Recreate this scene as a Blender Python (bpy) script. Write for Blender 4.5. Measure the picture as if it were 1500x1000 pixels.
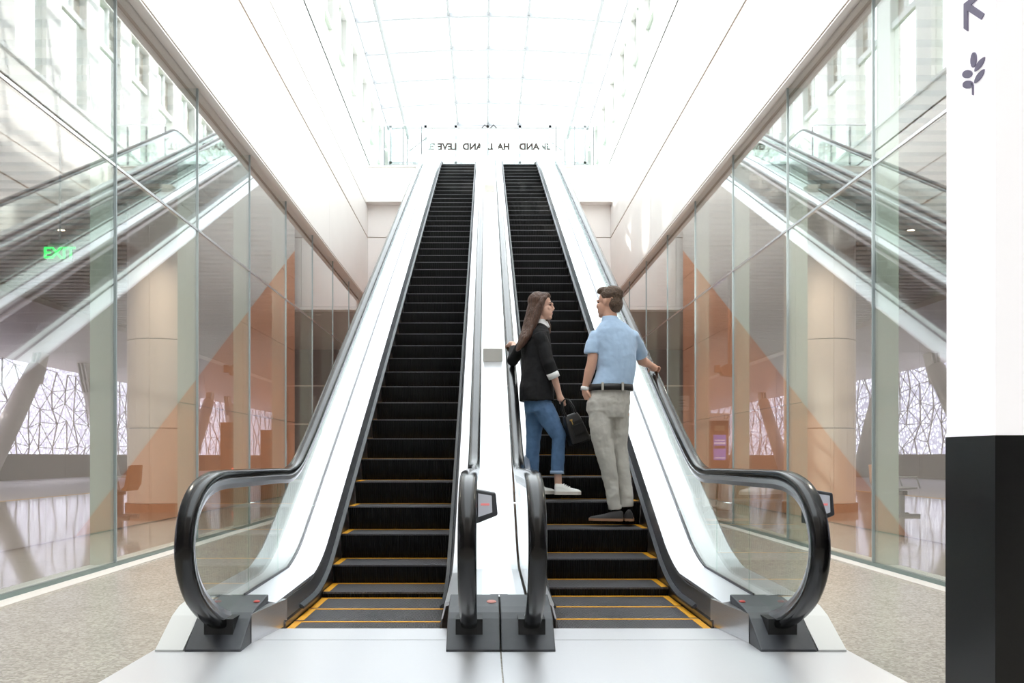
import bpy, math, random
from mathutils import Vector, Matrix
random.seed(7)
for o in list(bpy.data.objects): bpy.data.objects.remove(o)
SC = bpy.context.scene; COL = SC.collection
# ------------------------------------------------------------------ camera, sky, sun, exposure
H = 1.005; F = 1157.0; VX, VY = 712.0, 668.0          # eye height, focal length in px, vanishing point
cd = bpy.data.cameras.new('camera'); cam = bpy.data.objects.new('camera', cd); COL.objects.link(cam)
cam.location = (0, 0, H); cam.rotation_euler = (math.pi/2, 0, 0)
cd.sensor_width = 36; cd.lens = 36*F/1500; cd.shift_x = (750-VX)/1500; cd.shift_y = (VY-500)/1500
cd.clip_end = 500; SC.camera = cam
W = bpy.data.worlds.new('sky'); SC.world = W; W.use_nodes = True
bg = W.node_tree.nodes['Background']; bg.inputs[0].default_value = (0.93, 0.965, 1.0, 1); bg.inputs[1].default_value = 3.0
sd = bpy.data.lights.new('sun', 'SUN'); sun = bpy.data.objects.new('sun', sd); COL.objects.link(sun)
sd.energy = 5.0; sd.angle = math.radians(1.2); sd.color = (1, .95, .88)
sun.rotation_euler = Vector((1, .22, -1.0)).to_track_quat('-Z', 'Y').to_euler(); sun.location = (-20, 10, 30)
vs = SC.view_settings; vs.view_transform = 'Standard'; vs.look = 'None'; vs.gamma = 1; vs.use_curve_mapping = False
vs.exposure = 0.6
try: SC.cycles.transparent_max_bounces = 40; SC.cycles.max_bounces = 12
except Exception: pass

def P(px, py, Y):                                     # photo pixel + distance -> point
    return Vector(((px-VX)*Y/F, Y, H-(py-VY)*Y/F))
# ------------------------------------------------------------------ materials
def lin(c): return tuple(((v/255)/12.92 if v/255 < .04045 else ((v/255+.055)/1.055)**2.4) for v in c) + (1,)
MATS = {}
def mat(name, rgb=(200, 200, 200), rough=.5, metal=0.0, spec=.5, coat=0.0, noise=0.0, nscale=20.0, bump=0.0, bscale=60.0, emis=None, estr=0.0, stretch=None, sheen=0.0):
    if name in MATS: return MATS[name]
    m = bpy.data.materials.new(name); m.use_nodes = True; nt = m.node_tree; b = nt.nodes['Principled BSDF']
    c = lin(rgb)
    b.inputs['Base Color'].default_value = c; b.inputs['Roughness'].default_value = rough
    b.inputs['Metallic'].default_value = metal; b.inputs['Specular IOR Level'].default_value = spec
    b.inputs['Coat Weight'].default_value = coat; b.inputs['Coat Roughness'].default_value = .06
    b.inputs['Sheen Weight'].default_value = sheen
    if noise or bump:
        tc = nt.nodes.new('ShaderNodeTexCoord'); mp = nt.nodes.new('ShaderNodeMapping')
        nt.links.new(tc.outputs['Object'], mp.inputs[0])
        if stretch: mp.inputs['Scale'].default_value = stretch
    if noise:
        n = nt.nodes.new('ShaderNodeTexNoise'); n.inputs['Scale'].default_value = nscale; n.inputs['Detail'].default_value = 6
        nt.links.new(mp.outputs[0], n.inputs['Vector'])
        r = nt.nodes.new('ShaderNodeMapRange'); r.inputs['From Min'].default_value = .3; r.inputs['From Max'].default_value = .7
        r.inputs['To Min'].default_value = 1-noise; r.inputs['To Max'].default_value = 1+noise
        nt.links.new(n.outputs['Fac'], r.inputs['Value'])
        mx = nt.nodes.new('ShaderNodeVectorMath'); mx.operation = 'SCALE'; mx.inputs[0].default_value = c[:3]
        nt.links.new(r.outputs[0], mx.inputs['Scale']); nt.links.new(mx.outputs[0], b.inputs['Base Color'])
    if bump:
        n2 = nt.nodes.new('ShaderNodeTexNoise'); n2.inputs['Scale'].default_value = bscale; n2.inputs['Detail'].default_value = 5
        nt.links.new(mp.outputs[0], n2.inputs['Vector'])
        bp = nt.nodes.new('ShaderNodeBump'); bp.inputs['Strength'].default_value = bump; bp.inputs['Distance'].default_value = .02
        nt.links.new(n2.outputs['Fac'], bp.inputs['Height']); nt.links.new(bp.outputs[0], b.inputs['Normal'])
    if emis:
        b.inputs['Emission Color'].default_value = lin(emis); b.inputs['Emission Strength'].default_value = estr
    MATS[name] = m; return m
def glass_mat(name, tint=(245, 252, 249), refl=1.0, body=0.0, bodyrgb=(215, 230, 222), f0=.05):
    if name in MATS: return MATS[name]
    m = bpy.data.materials.new(name); m.use_nodes = True; nt = m.node_tree; N = nt.nodes; L = nt.links
    N.remove(N['Principled BSDF']); out = N['Material Output']
    tr = N.new('ShaderNodeBsdfTransparent'); tr.inputs[0].default_value = lin(tint)
    gl = N.new('ShaderNodeBsdfGlossy'); gl.inputs['Roughness'].default_value = .005; gl.inputs[0].default_value = (1, 1, 1, 1)
    lw = N.new('ShaderNodeLayerWeight'); lw.inputs[0].default_value = .5
    pw = N.new('ShaderNodeMath'); pw.operation = 'POWER'; pw.inputs[1].default_value = 4.0; L.new(lw.outputs['Facing'], pw.inputs[0])
    ma = N.new('ShaderNodeMath'); ma.operation = 'MULTIPLY_ADD'; ma.inputs[1].default_value = .9*refl; ma.inputs[2].default_value = f0*refl
    ma.use_clamp = True; L.new(pw.outputs[0], ma.inputs[0])
    base = tr
    if body:
        df = N.new('ShaderNodeBsdfDiffuse'); df.inputs[0].default_value = lin(bodyrgb)
        tl = N.new('ShaderNodeBsdfTranslucent'); tl.inputs[0].default_value = lin(bodyrgb)
        m2 = N.new('ShaderNodeMixShader'); m2.inputs[0].default_value = .5; L.new(df.outputs[0], m2.inputs[1]); L.new(tl.outputs[0], m2.inputs[2])
        m3 = N.new('ShaderNodeMixShader'); m3.inputs[0].default_value = body; L.new(tr.outputs[0], m3.inputs[1]); L.new(m2.outputs[0], m3.inputs[2]); base = m3
    mx = N.new('ShaderNodeMixShader'); L.new(ma.outputs[0], mx.inputs[0]); L.new(base.outputs[0], mx.inputs[1]); L.new(gl.outputs[0], mx.inputs[2])
    L.new(mx.outputs[0], out.inputs[0]); MATS[name] = m; return m
def terrazzo(name, rgb, rough, contrast=.28):
    m = mat(name, rgb, rough); nt = m.node_tree; N = nt.nodes; L = nt.links; b = N['Principled BSDF']
    tc = N.new('ShaderNodeTexCoord')
    v = N.new('ShaderNodeTexVoronoi'); v.inputs['Scale'].default_value = 70; L.new(tc.outputs['Object'], v.inputs['Vector'])
    n = N.new('ShaderNodeTexNoise'); n.inputs['Scale'].default_value = 2.2; n.inputs['Detail'].default_value = 5; L.new(tc.outputs['Object'], n.inputs['Vector'])
    sp = N.new('ShaderNodeSeparateColor'); L.new(v.outputs['Color'], sp.inputs[0])
    r = N.new('ShaderNodeMapRange'); r.inputs['To Min'].default_value = 1-contrast; r.inputs['To Max'].default_value = 1+contrast*.7; L.new(sp.outputs[0], r.inputs[0])
    r2 = N.new('ShaderNodeMapRange'); r2.inputs['From Min'].default_value = .3; r2.inputs['From Max'].default_value = .7; r2.inputs['To Min'].default_value = .93; r2.inputs['To Max'].default_value = 1.05; L.new(n.outputs['Fac'], r2.inputs[0])
    mm = N.new('ShaderNodeMath'); mm.operation = 'MULTIPLY'; L.new(r.outputs[0], mm.inputs[0]); L.new(r2.outputs[0], mm.inputs[1])
    s = N.new('ShaderNodeVectorMath'); s.operation = 'SCALE'; s.inputs[0].default_value = lin(rgb)[:3]; L.new(mm.outputs[0], s.inputs['Scale']); L.new(s.outputs[0], b.inputs['Base Color'])
    return m
def ribbed(name, rgb, rough, axis, freq, bump, metal=0.0, dark=.4, spec=.5):
    m = mat(name, rgb, rough, metal, spec); nt = m.node_tree; N = nt.nodes; L = nt.links; b = N['Principled BSDF']
    tc = N.new('ShaderNodeTexCoord'); wv = N.new('ShaderNodeTexWave'); wv.wave_type = 'BANDS'; wv.bands_direction = axis
    wv.inputs['Scale'].default_value = freq; L.new(tc.outputs['Object'], wv.inputs['Vector'])
    bp = N.new('ShaderNodeBump'); bp.inputs['Strength'].default_value = bump; bp.inputs['Distance'].default_value = .008
    L.new(wv.outputs['Fac'], bp.inputs['Height']); L.new(bp.outputs[0], b.inputs['Normal'])
    r = N.new('ShaderNodeMapRange'); r.inputs['To Min'].default_value = 1-dark; r.inputs['To Max'].default_value = 1+dark; L.new(wv.outputs['Fac'], r.inputs[0])
    s = N.new('ShaderNodeVectorMath'); s.operation = 'SCALE'; s.inputs[0].default_value = lin(rgb)[:3]; L.new(r.outputs[0], s.inputs['Scale']); L.new(s.outputs[0], b.inputs['Base Color'])
    return m
M_WHITE = mat('white wall panel', (250, 245, 242), .42, noise=.015, nscale=1.5)
M_JOINT = mat('taupe joint', (164, 138, 116), .8)
M_PLASTER = mat('white plaster', (240, 239, 236), .6)
M_UPPER = mat('upper wall plaster', (214, 214, 212), .6)
M_STEEL = mat('brushed steel', (222, 222, 226), .3, 1.0, noise=.04, nscale=8, stretch=(1, 1, 40))
M_DECK = mat('satin aluminium deck', (226, 226, 230), .34, .9, noise=.02, nscale=4)
M_SKIRT = mat('grey skirt steel', (120, 120, 124), .28, .9, noise=.08, nscale=6)
M_PLATE = ribbed('landing plate', (214, 214, 217), .36, 'Y', 40.0, .25, metal=.55, dark=.03)
M_RUBBER = mat('black rubber handrail', (7, 7, 8), .2, spec=.42, coat=.15)
M_NEWEL = mat('charcoal newel plastic', (62, 64, 69), .42, noise=.05, nscale=40)
M_BLACK = mat('black plastic', (14, 14, 15), .5)
M_TREAD = ribbed('grey ribbed tread', (104, 103, 107), .45, 'X', 34.0, .8, metal=.3, dark=.4)
M_RISER = ribbed('black ribbed riser', (17, 16, 17), .62, 'X', 18.0, .8, dark=.5, spec=.25)
M_YELLOW = mat('yellow demarcation', (226, 160, 24), .55, noise=.12, nscale=30)
M_BGLASS = glass_mat('balustrade glass', (247, 252, 250), .9)
M_WGLASS = glass_mat('wall glass', (250, 252, 251), 1.75, f0=.07)
M_RGLASS = glass_mat('roof glass', (250, 252, 252), .4)
M_FIN = glass_mat('frosted glass fin', (247, 251, 249), .5, body=.86, bodyrgb=(234, 246, 238))
M_SILL = mat('pale green sill', (222, 234, 228), .3)
M_CHANNEL = mat('grey green channel', (130, 146, 142), .35, .4)
M_FLOOR = terrazzo('atrium terrazzo', (190, 182, 170), .2)
M_HALLF = terrazzo('polished hall terrazzo', (150, 142, 134), .07, .2)
M_ROAD = mat('pale concrete lane', (186, 182, 186), .5, noise=.06, nscale=2)
M_TAN = mat('tan tactile strip', (214, 178, 120), .6)
M_SLAT = mat('ceiling slat', (206, 199, 192), .5)
M_CEILD = mat('dark ceiling void', (70, 66, 63), .8)
M_CEILP = mat('pinkish ceiling panel', (206, 194, 188), .6)
M_CREAM = mat('cream column panel', (232, 219, 205), .55, noise=.02, nscale=3)
M_TAUPE = mat('taupe wall', (150, 139, 131), .6)
M_PARA = mat('brown parapet', (120, 103, 92), .6, noise=.05, nscale=2)
M_ORANGE = mat('terracotta panel', (222, 160, 122), .45, noise=.04, nscale=2)
M_CLAD = mat('pale grey cladding', (214, 214, 212), .35, .15)
M_WOOD = mat('brown wood', (150, 96, 58), .5, noise=.2, nscale=14, stretch=(1, 8, 1))
M_KIOSK = mat('brown kiosk', (112, 70, 52), .5)
M_GREY = mat('mid grey metal', (128, 130, 132), .4, .6)
M_DARKM = mat('dark metal', (58, 56, 55), .45, .6)
M_COLW = mat('painted steel column', (200, 190, 180), .5)
M_LATT = mat('lattice steel', (172, 160, 156), .5)
M_FRAME = mat('white window frame', (206, 208, 208), .5)
M_ROOFF = mat('grey skylight frame', (168, 170, 175), .5)
M_SHADE = mat('taupe blind', (160, 148, 134), .8)
# ------------------------------------------------------------------ mesh helpers
class MB:
    def __init__(s): s.v = []; s.f = []; s.mi = []
    def add(s, vs, fs, k=0):
        o = len(s.v); s.v += [tuple(v) for v in vs]; s.f += [tuple(i+o for i in f) for f in fs]; s.mi += [k]*len(fs)
    def box(s, x0, x1, y0, y1, z0, z1, k=0):
        vs = [(x, y, z) for z in (z0, z1) for y in (y0, y1) for x in (x0, x1)]
        s.add(vs, [(0, 2, 3, 1), (4, 5, 7, 6), (0, 1, 5, 4), (2, 6, 7, 3), (0, 4, 6, 2), (1, 3, 7, 5)], k); return s
    def prism(s, pts, a0, a1, axis='x', k=0):          # polygon in the other two axes, extruded along axis
        n = len(pts)
        def mk(a, p): return (a, p[0], p[1]) if axis == 'x' else ((p[0], a, p[1]) if axis == 'y' else (p[0], p[1], a))
        vs = [mk(a0, p) for p in pts] + [mk(a1, p) for p in pts]
        s.add(vs, [tuple(range(n))[::-1], tuple(range(n, 2*n))] + [(i, (i+1) % n, n+(i+1) % n, n+i) for i in range(n)], k); return s
    def rings(s, rs, cap=True, k=0, closed=True):
        n = len(rs[0]); vs = [p for r in rs for p in r]; fs = []
        for j in range(len(rs)-1):
            for i in range(n if closed else n-1):
                a = j*n+i; b = j*n+(i+1) % n; fs.append((a, b, b+n, a+n))
        if cap: fs.append(tuple(range(n))[::-1]); fs.append(tuple(range((len(rs)-1)*n, len(rs)*n)))
        s.add(vs, fs, k); return s
    def tube(s, pts, rad, n=10, k=0, flat=None):
        pts = [Vector(p) for p in pts]; rs = []
        if not hasattr(rad, '__len__'): rad = [rad]*len(pts)
        for i, p in enumerate(pts):
            t = (pts[min(i+1, len(pts)-1)]-pts[max(i-1, 0)]).normalized()
            a = Vector((1, 0, 0)) if abs(t.x) < .8 else Vector((0, 1, 0))
            u = t.cross(a).normalized(); w = t.cross(u).normalized()
            r = rad[i]
            rs.append([p+u*r*math.cos(q*2*math.pi/n)+w*r*math.sin(q*2*math.pi/n) for q in range(n)])
        return s.rings(rs, True, k)
    def ell(s, c, r, n=14, m=10, rot=None, k=0):
        c = Vector(c); rs = []
        for j in range(1, m):
            th = math.pi*j/m
            ring = []
            for i in range(n):
                ph = 2*math.pi*i/n
                p = Vector((r[0]*math.sin(th)*math.cos(ph), r[1]*math.sin(th)*math.sin(ph), -r[2]*math.cos(th)))
                if rot: p = rot @ p
                ring.append(c+p)
            rs.append(ring)
        return s.rings(rs, True, k)
    def build(s, name, mats, parent=None, smooth=False, base=None):
        me = bpy.data.meshes.new(name); vs = s.v
        if base is not None: vs = [(v[0]-base[0], v[1]-base[1], v[2]-base[2]) for v in vs]
        me.from_pydata(vs, [], s.f)
        if not isinstance(mats, (list, tuple)): mats = [mats]
        for m in mats: me.materials.append(m)
        if len(mats) > 1: me.polygons.foreach_set('material_index', s.mi)
        if smooth: me.polygons.foreach_set('use_smooth', [True]*len(me.polygons))
        me.update(); fix_normals(me)
        return link(name, me, parent)
def fix_normals(me):
    import bmesh
    b = bmesh.new(); b.from_mesh(me); bmesh.ops.recalc_face_normals(b, faces=b.faces); b.to_mesh(me); b.free()
def link(name, me, parent=None, loc=None):
    o = bpy.data.objects.new(name, me); COL.objects.link(o)
    if parent: o.parent = parent
    if loc: o.location = loc
    return o
def empty(name, loc=(0, 0, 0)):
    o = bpy.data.objects.new(name, None); COL.objects.link(o); o.location = loc; o.empty_display_size = .2; return o
def tag(o, label=None, cat=None, group=None, kind=None):
    for k, v in (('label', label), ('category', cat), ('group', group), ('kind', kind)):
        if v: o[k] = v
    return o
def struct(o, label=None, cat=None): return tag(o, label, cat, kind='structure')
def box(name, m, x0, x1, y0, y1, z0, z1, parent=None, bevel=0):
    o = MB().box(x0, x1, y0, y1, z0, z1).build(name, m, parent)
    if bevel: b = o.modifiers.new('b', 'BEVEL'); b.width = bevel; b.segments = 2
    return o
def text(name, body, size, m, parent, loc, rot, mirror=False, depth=.004, spacing=1.0, align='CENTER', bold=0.0):
    c = bpy.data.curves.new(name, 'FONT'); c.body = body; c.size = size; c.extrude = depth; c.align_x = align; c.align_y = 'CENTER'; c.space_character = spacing; c.offset = bold
    t = bpy.data.objects.new(name, c); COL.objects.link(t); bpy.context.view_layer.update()
    me = bpy.data.meshes.new_from_object(t.evaluated_get(bpy.context.evaluated_depsgraph_get())); bpy.data.objects.remove(t); bpy.data.curves.remove(c)
    M = Matrix.Translation(loc) @ rot.to_matrix().to_4x4()
    if mirror: M = M @ Matrix.Diagonal((-1, 1, 1, 1))
    me.transform(M); me.materials.clear(); me.materials.append(m); fix_normals(me)
    return link(name, me, parent)
from mathutils import Euler
ROT_F = Euler((math.pi/2, 0, 0))                       # text facing -Y (towards the viewer)
# ------------------------------------------------------------------ escalator track
CX = .075; TA = math.tan(math.radians(30)); CA = math.cos(math.radians(30)); HT = 8.80; ZC = 3.276
YB = ZC/TA; YT = (HT+ZC)/TA; RR = 1.5; TT = RR*math.tan(math.radians(15))
def nz(Y, r=RR):
    t = r*math.tan(math.radians(15))
    if Y <= YB-t: return 0.0
    if Y < YB+t*CA: return r-math.sqrt(max(0, r*r-(Y-YB+t)**2))
    if Y < YT-t*CA: return TA*Y-ZC
    if Y < YT+t: return HT-r+math.sqrt(max(0, r*r-(Y-YT-t)**2))
    return HT
def yst(a, b, extra=()):                               # stations along Y, dense where the track bends
    ys = {round(a, 4), round(b, 4)} | set(extra)
    y = a
    while y < b:
        ys.add(round(y, 4)); y += .09 if (4.6 < y < 6.8 or 20 < y < 22) else 1.0
    return sorted(q for q in ys if a-1e-6 <= q <= b+1e-6)
TAB = []; _s = 0; _y = 4.571
while _y < 24:
    TAB.append((_s, _y)); d = .004; _s += math.hypot(d, nz(_y+d)-nz(_y)); _y += d
def at_s(s):
    if s < 0: return 4.571+s
    lo, hi = 0, len(TAB)-1
    while hi-lo > 1:
        m = (lo+hi)//2
        if TAB[m][0] <= s: lo = m
        else: hi = m
    return TAB[lo][1]
def sweep(mb, prof, ys, sg, closed=True, k=0, r=RR):   # prof: (u, v) polygon carried along the track
    rs = [[(CX+sg*u, y, nz(y, r)+v) for (u, v) in prof] for y in ys]
    return mb.rings(rs, closed, k, closed)
# handrail centre line incl. newel loops (Y, z)
def rail_path():
    lo = [(4.20, .105), (4.10, .135), (3.97, .19), (3.84, .265), (3.74, .345), (3.67, .44), (3.635, .54), (3.64, .64), (3.68, .735), (3.75, .81), (3.85, .865), (3.98, .897), (4.12, .908)]
    mid = [(y, nz(y, 1.1)+(.908 if y < YB-.5 else (.85 if YB+.6 < y < YT-.6 else .908-.058*(min(1, (y-YB+.5)/1.1) if y < YT-.6 else max(0, 1-(y-YT+.6)/1.1))))) for y in yst(4.3, 22.6)]
    top = [(22.75, HT+.905), (22.9, HT+.88), (23.03, HT+.82), (23.12, HT+.73), (23.16, HT+.62), (23.14, HT+.5), (23.05, HT+.37), (22.9, HT+.25), (22.7, HT+.17), (22.5, HT+.13)]
    def cr(p):
        o = []
        for i in range(len(p)-1):
            a, b, c, d = p[max(0, i-1)], p[i], p[i+1], p[min(len(p)-1, i+2)]
            for t in (0, .33, .67): o.append(tuple(.5*(2*b[k]+(c[k]-a[k])*t+(2*a[k]-5*b[k]+4*c[k]-d[k])*t*t+(3*b[k]-a[k]-3*c[k]+d[k])*t**3) for k in (0, 1)))
        return o+[p[-1]]
    return cr(lo+mid[:1])[:-1]+mid+cr(mid[-1:]+top)[1:]
RAIL = rail_path()
def rail_sweep(mb, X, prof, off=0.0):                  # prof: (across, outward)
    rs = []
    for i, (y, z) in enumerate(RAIL):
        a = RAIL[max(0, i-1)]; b = RAIL[min(len(RAIL)-1, i+1)]
        t = Vector((b[0]-a[0], b[1]-a[1])).normalized(); n = Vector((-t.y, t.x))
        rs.append([(X+p, y+n.x*(q+off), z+n.y*(q+off)) for (p, q) in prof])
    return mb.rings(rs, True)
def rail_z(y): # height of the rail centre over y in the middle run
    for a, b in zip(RAIL[30:], RAIL[31:]):
        if a[0] <= y <= b[0]: return a[1]+(b[1]-a[1])*(y-a[0])/max(1e-6, b[0]-a[0])
    return HT+.9
BELT = [(-.042, -.020), (-.034, -.026), (.034, -.026), (.042, -.020), (.044, 0), (.040, .014), (.028, .022), (0, .025), (-.028, .022), (-.040, .014), (-.044, 0)]
GUIDE = [(-.026, -.075), (.026, -.075), (.034, -.050), (.034, -.026), (-.034, -.026), (-.034, -.050)]
U_IN, U_OUT = .163, 1.465
UI0, UI1 = .345, 1.245                                 # step zone
def inset_loop(d):
    pts = []
    for i in range(36):
        a = RAIL[max(0, i-1)]; b = RAIL[i+1]; t = Vector((b[0]-a[0], b[1]-a[1])).normalized(); n = Vector((-t.y, t.x))
        pts.append((RAIL[i][0]-n.x*d, RAIL[i][1]-n.y*d))
    return pts
def step_mesh(sg):
    # local: nose at origin, tread top z=0, depth .4 away from the nose; curved cleated riser below the nose
    mb = MB(); x0, x1 = CX+sg*(UI0+.004), CX+sg*(UI1-.004)
    if x0 > x1: x0, x1 = x1, x0
    mb.prism([(0, 0), (.398, 0), (.398, -.03), (.012, -.03), (0, -.012)], x0, x1, 'x', 0)
    rp = [(.0, -.012), (.004, -.05), (.012, -.10), (.026, -.15), (.048, -.205), (.06, -.24)]
    mb.prism(rp+[(.09, -.24), (.05, -.13), (.03, -.031), (.012, -.03)], x0, x1, 'x', 1)
    me = bpy.data.meshes.new('step'); me.from_pydata(mb.v, [], mb.f); me.materials.append(M_TREAD); me.materials.append(M_RISER)
    me.polygons.foreach_set('material_index', mb.mi); me.update(); fix_normals(me)
    yb = MB(); xo = CX+sg*(UI1-.006); xi = CX+sg*(UI1-.052)
    yb.box(min(xo, xi), max(xo, xi), .02, .392, .0002, .0022)
    yb.box(min(x0, xi), max(x1, xi) if sg < 0 else xi, .360, .392, .0002, .0022)
    ym = bpy.data.meshes.new('yellow_edge'); ym.from_pydata(yb.v, [], yb.f); ym.materials.append(M_YELLOW); ym.update(); fix_normals(ym)
    return me, ym
CUTS = [4.62, 5.27, 6.67] + [6.67+1.32*i for i in range(1, 11)] + [21.2, 22.5]
def escalator(sg, phase, label):
    E = empty('escalator', (0, 0, 0)); tag(E, label, 'escalator', 'pair of escalators')
    me, ym = step_mesh(sg)
    s = phase-.4
    while True:
        y = at_s(s)
        if y > 22.4: break
        st = link('step', me, E, (0, y, nz(y)-.0015))
        link('yellow_edge', ym, st); s += .4
    ys = yst(4.52, 22.9)
    for (a, sd_) in ((UI1, 1), (UI0, -1)):             # outer and inner side of the step band
        def u(d): return a+sd_*d
        sk = MB(); sweep(sk, [(u(.002), -.26), (u(.002), .035), (u(.012), .05), (u(.012), -.26)], yst(4.62, 22.9), sg)
        sk.build('skirt', M_SKIRT, E)
        dfl = MB(); sweep(dfl, [(u(-.022), .045), (u(-.022), .06), (u(.004), .078), (u(.012), .05)], yst(4.98, 22.4), sg); dfl.build('skirt_brush', M_NEWEL, E)
        ip = MB(); sweep(ip, [(u(.006), .05), (u(.030), .15), (u(.040), .15), (u(.016), .05)], yst(4.64, 22.9), sg); ip.build('inner_panel', M_SKIRT if 0 else M_STEEL, E)
        dk = MB(); edge = U_OUT-.012 if sd_ > 0 else U_IN+.012
        sweep(dk, [(u(.030), .150), (u(.034), .166), (edge, .207), (edge, .185), (u(.040), .148)], ys, sg); dk.build('inner_deck', M_DECK, E)
        tr = MB(); sweep(tr, [(edge-sd_*.001, .187), (edge-sd_*.001, .222), (edge+sd_*.006, .222), (edge+sd_*.006, .187)], ys, sg); tr.build('glass_trim', M_SKIRT, E)
    for U in (U_OUT, U_IN):
        X = CX+sg*U
        rail_sweep(MB_ := MB(), X, BELT); MB_.build('handrail', M_RUBBER, E, True)
        rail_sweep(MB_ := MB(), X, GUIDE); MB_.build('handrail_guide', M_STEEL, E, False)
        # glass: newel panel, then panels along the run
        lp = inset_loop(.06)
        top = [(y, rail_z(y)-.06) for y in yst(4.3, CUTS[0]-.004)]
        poly = lp[:1]+[p for p in lp if p[0] < 4.3]+top+[(CUTS[0]-.004, .19), (4.42, .19)]
        g = MB(); g.prism(poly[1:], X-.006, X+.006, 'x'); g.build('glass_panel', M_BGLASS, E)
        for a, b in zip(CUTS, CUTS[1:]):
            ya = yst(a+.004, b-.004, [b-.004])
            rs = [[(X-.006, y, nz(y)+.19), (X+.006, y, nz(y)+.19), (X+.006, y, rail_z(y)-.06*1.15), (X-.006, y, rail_z(y)-.06*1.15)] for y in ya]
            g = MB(); g.rings(rs); g.build('glass_panel', M_BGLASS, E)
    # outer deck, cladding
    od = MB(); sweep(od, [(U_OUT+.012, .207), (1.60, .215), (1.735, .205), (1.752, .185), (1.70, .17), (U_OUT+.012, .18)], ys, sg); od.build('outer_deck', M_DECK, E)
    yy = [4.5, 5.0, 5.674]+[5.674+1.9*i for i in range(1, 9)]
    for a, b in zip(yy, yy[1:]):
        pts = [(y, nz(y)+.18) for y in yst(a+.004, b-.004, [b-.004])]+[(y, max(.012, TA*y-ZC-2.33)) for y in (b-.004, 9.7 if a < 9.7 < b else (a+b)/2, a+.004)]
        g = MB(); x0, x1 = CX+sg*1.70, CX+sg*1.745; g.prism(pts, x0, x1, 'x'); g.build('cladding_panel', M_CLAD, E)
    # newel base, outer
    def newel(u0, u1, nm, par):
        prof = [(4.02, .004), (4.02, .02), (4.19, .145), (4.24, .168), (4.32, .185), (4.50, .208), (4.54, .212), (4.54, .004)]
        n = MB(); n.prism(prof, CX+sg*u0, CX+sg*u1, 'x'); o = n.build(nm, M_NEWEL, par)
        b = o.modifiers.new('b', 'BEVEL'); b.width = .006; b.segments = 2; return o
    nb = newel(1.325, 1.612, 'newel_base', E)
    gap = box('handrail_inlet', M_BLACK, CX+sg*U_OUT-.075, CX+sg*U_OUT+.075, 4.10, 4.25, .04, .16, nb)
    ec = MB(); ec.prism([(4.02, .004), (4.02, .02), (4.24, .15), (4.34, .185), (4.54, .207), (4.54, .004)], CX+sg*1.618, CX+sg*1.76, 'x'); ec.build('end_cladding', M_CLAD, E)
    # emergency stop button on the outer newel
    bt = MB(); bt.ell((CX+sg*1.352, 4.40, .196), (.018, .02, .008)); bt.build('stop_button', mat('red button', (196, 70, 62), .4), nb, True)
    # side of the front: inner face widening between newel base and skirt
    fr = MB(); fr.prism([(CX+sg*1.322, 4.20), (CX+sg*(UI1+.004), 4.66), (CX+sg*(UI1+.03), 4.66), (CX+sg*1.324, 4.5)], .011, .165, 'z'); fr.build('entry_skirt', M_STEEL, E)
    # comb and landing plate
    xa, xb = CX+sg*.004, CX+sg*1.78; x0, x1 = min(xa, xb), max(xa, xb)
    MB().box(x0, x1, 2.55, 4.278, .0, .010).build('landing_plate', M_PLATE, E)
    cp = MB().box(min(CX+sg*.2, CX+sg*1.33), max(CX+sg*.2, CX+sg*1.33), 4.284, 4.566, .0, .010).build('comb_plate', M_PLATE, E)
    MB().box(min(CX+sg*UI0, CX+sg*UI1), max(CX+sg*UI0, CX+sg*UI1), 4.566, 4.576, .0, .008).build('comb_edge', M_YELLOW, cp)
    # direction indicator on the right-hand newel
    Xg = CX+sg*(U_IN if sg < 0 else U_OUT)
    ind = MB(); ind.prism([(Xg+.014, .85), (Xg+.135, .828), (Xg+.145, .72), (Xg+.05, .682), (Xg+.014, .674)], 3.81, 3.90, 'y')
    io = ind.build('direction_indicator', M_NEWEL, E); b = io.modifiers.new('b', 'BEVEL'); b.width = .008; b.segments = 2
    q = MB(); q.prism([(Xg+.05, .826), (Xg+.115, .815), (Xg+.118, .735), (Xg+.05, .712)], 3.803, 3.812, 'y'); so = q.build('indicator_screen', mat('indicator screen', (196, 198, 206), .25, emis=(200, 206, 220), estr=.12), io)
    q = MB(); q.box(Xg+.062, Xg+.104, 3.800, 3.804, .768, .778); q.build('indicator_mark', mat('indicator red', (224, 140, 140), .4, emis=(226, 120, 120), estr=.3), so)
    return E
# ------------------------------------------------------------------ floors
XL, XR = -3.36, 3.51                                   # glass planes
WL, WR = -3.20, 3.37                                   # white wall planes
fl = MB()
fl.box(XL-.23, CX-1.762, -8, 30, -.3, 0); fl.box(CX+1.762, XR+.23, -8, 30, -.3, 0)
fl.box(CX-1.762, CX+1.762, -8, 2.545, -.3, 0); fl.box(CX-1.762, CX+1.762, 2.545, 4.6, -.3, -.001)
fl.box(CX-1.762, CX+1.762, 4.6, 22.4, -.6, -.32); fl.box(CX-1.762, CX+1.762, 22.4, 30, -.3, 0)
struct(fl.build('floor', M_FLOOR), 'speckled beige terrazzo floor of the atrium', 'floor')
hf = MB()
for sg, X0 in ((-1, XL-.23), (1, XR+.23)):
    a, b = X0, sg*10.7; hf.box(min(a, b), max(a, b), -8, 92, -.3, 0)
struct(hf.build('floor', M_HALLF), 'polished dark terrazzo floor behind the glass walls', 'floor')
rd = MB(); ts = MB()
for sg in (-1, 1):
    a, b = sg*10.86, sg*22.4; rd.box(min(a, b), max(a, b), -8, 92, -.3, -.08)
    a, b = sg*10.7, sg*10.86; ts.box(min(a, b), max(a, b), -8, 92, -.3, .003)
struct(rd.build('floor', M_ROAD), 'pale concrete bus lane beyond the platform edge', 'floor')
struct(ts.build('trim_1', M_TAN), 'tan tactile strip along the platform edge', 'trim')
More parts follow.
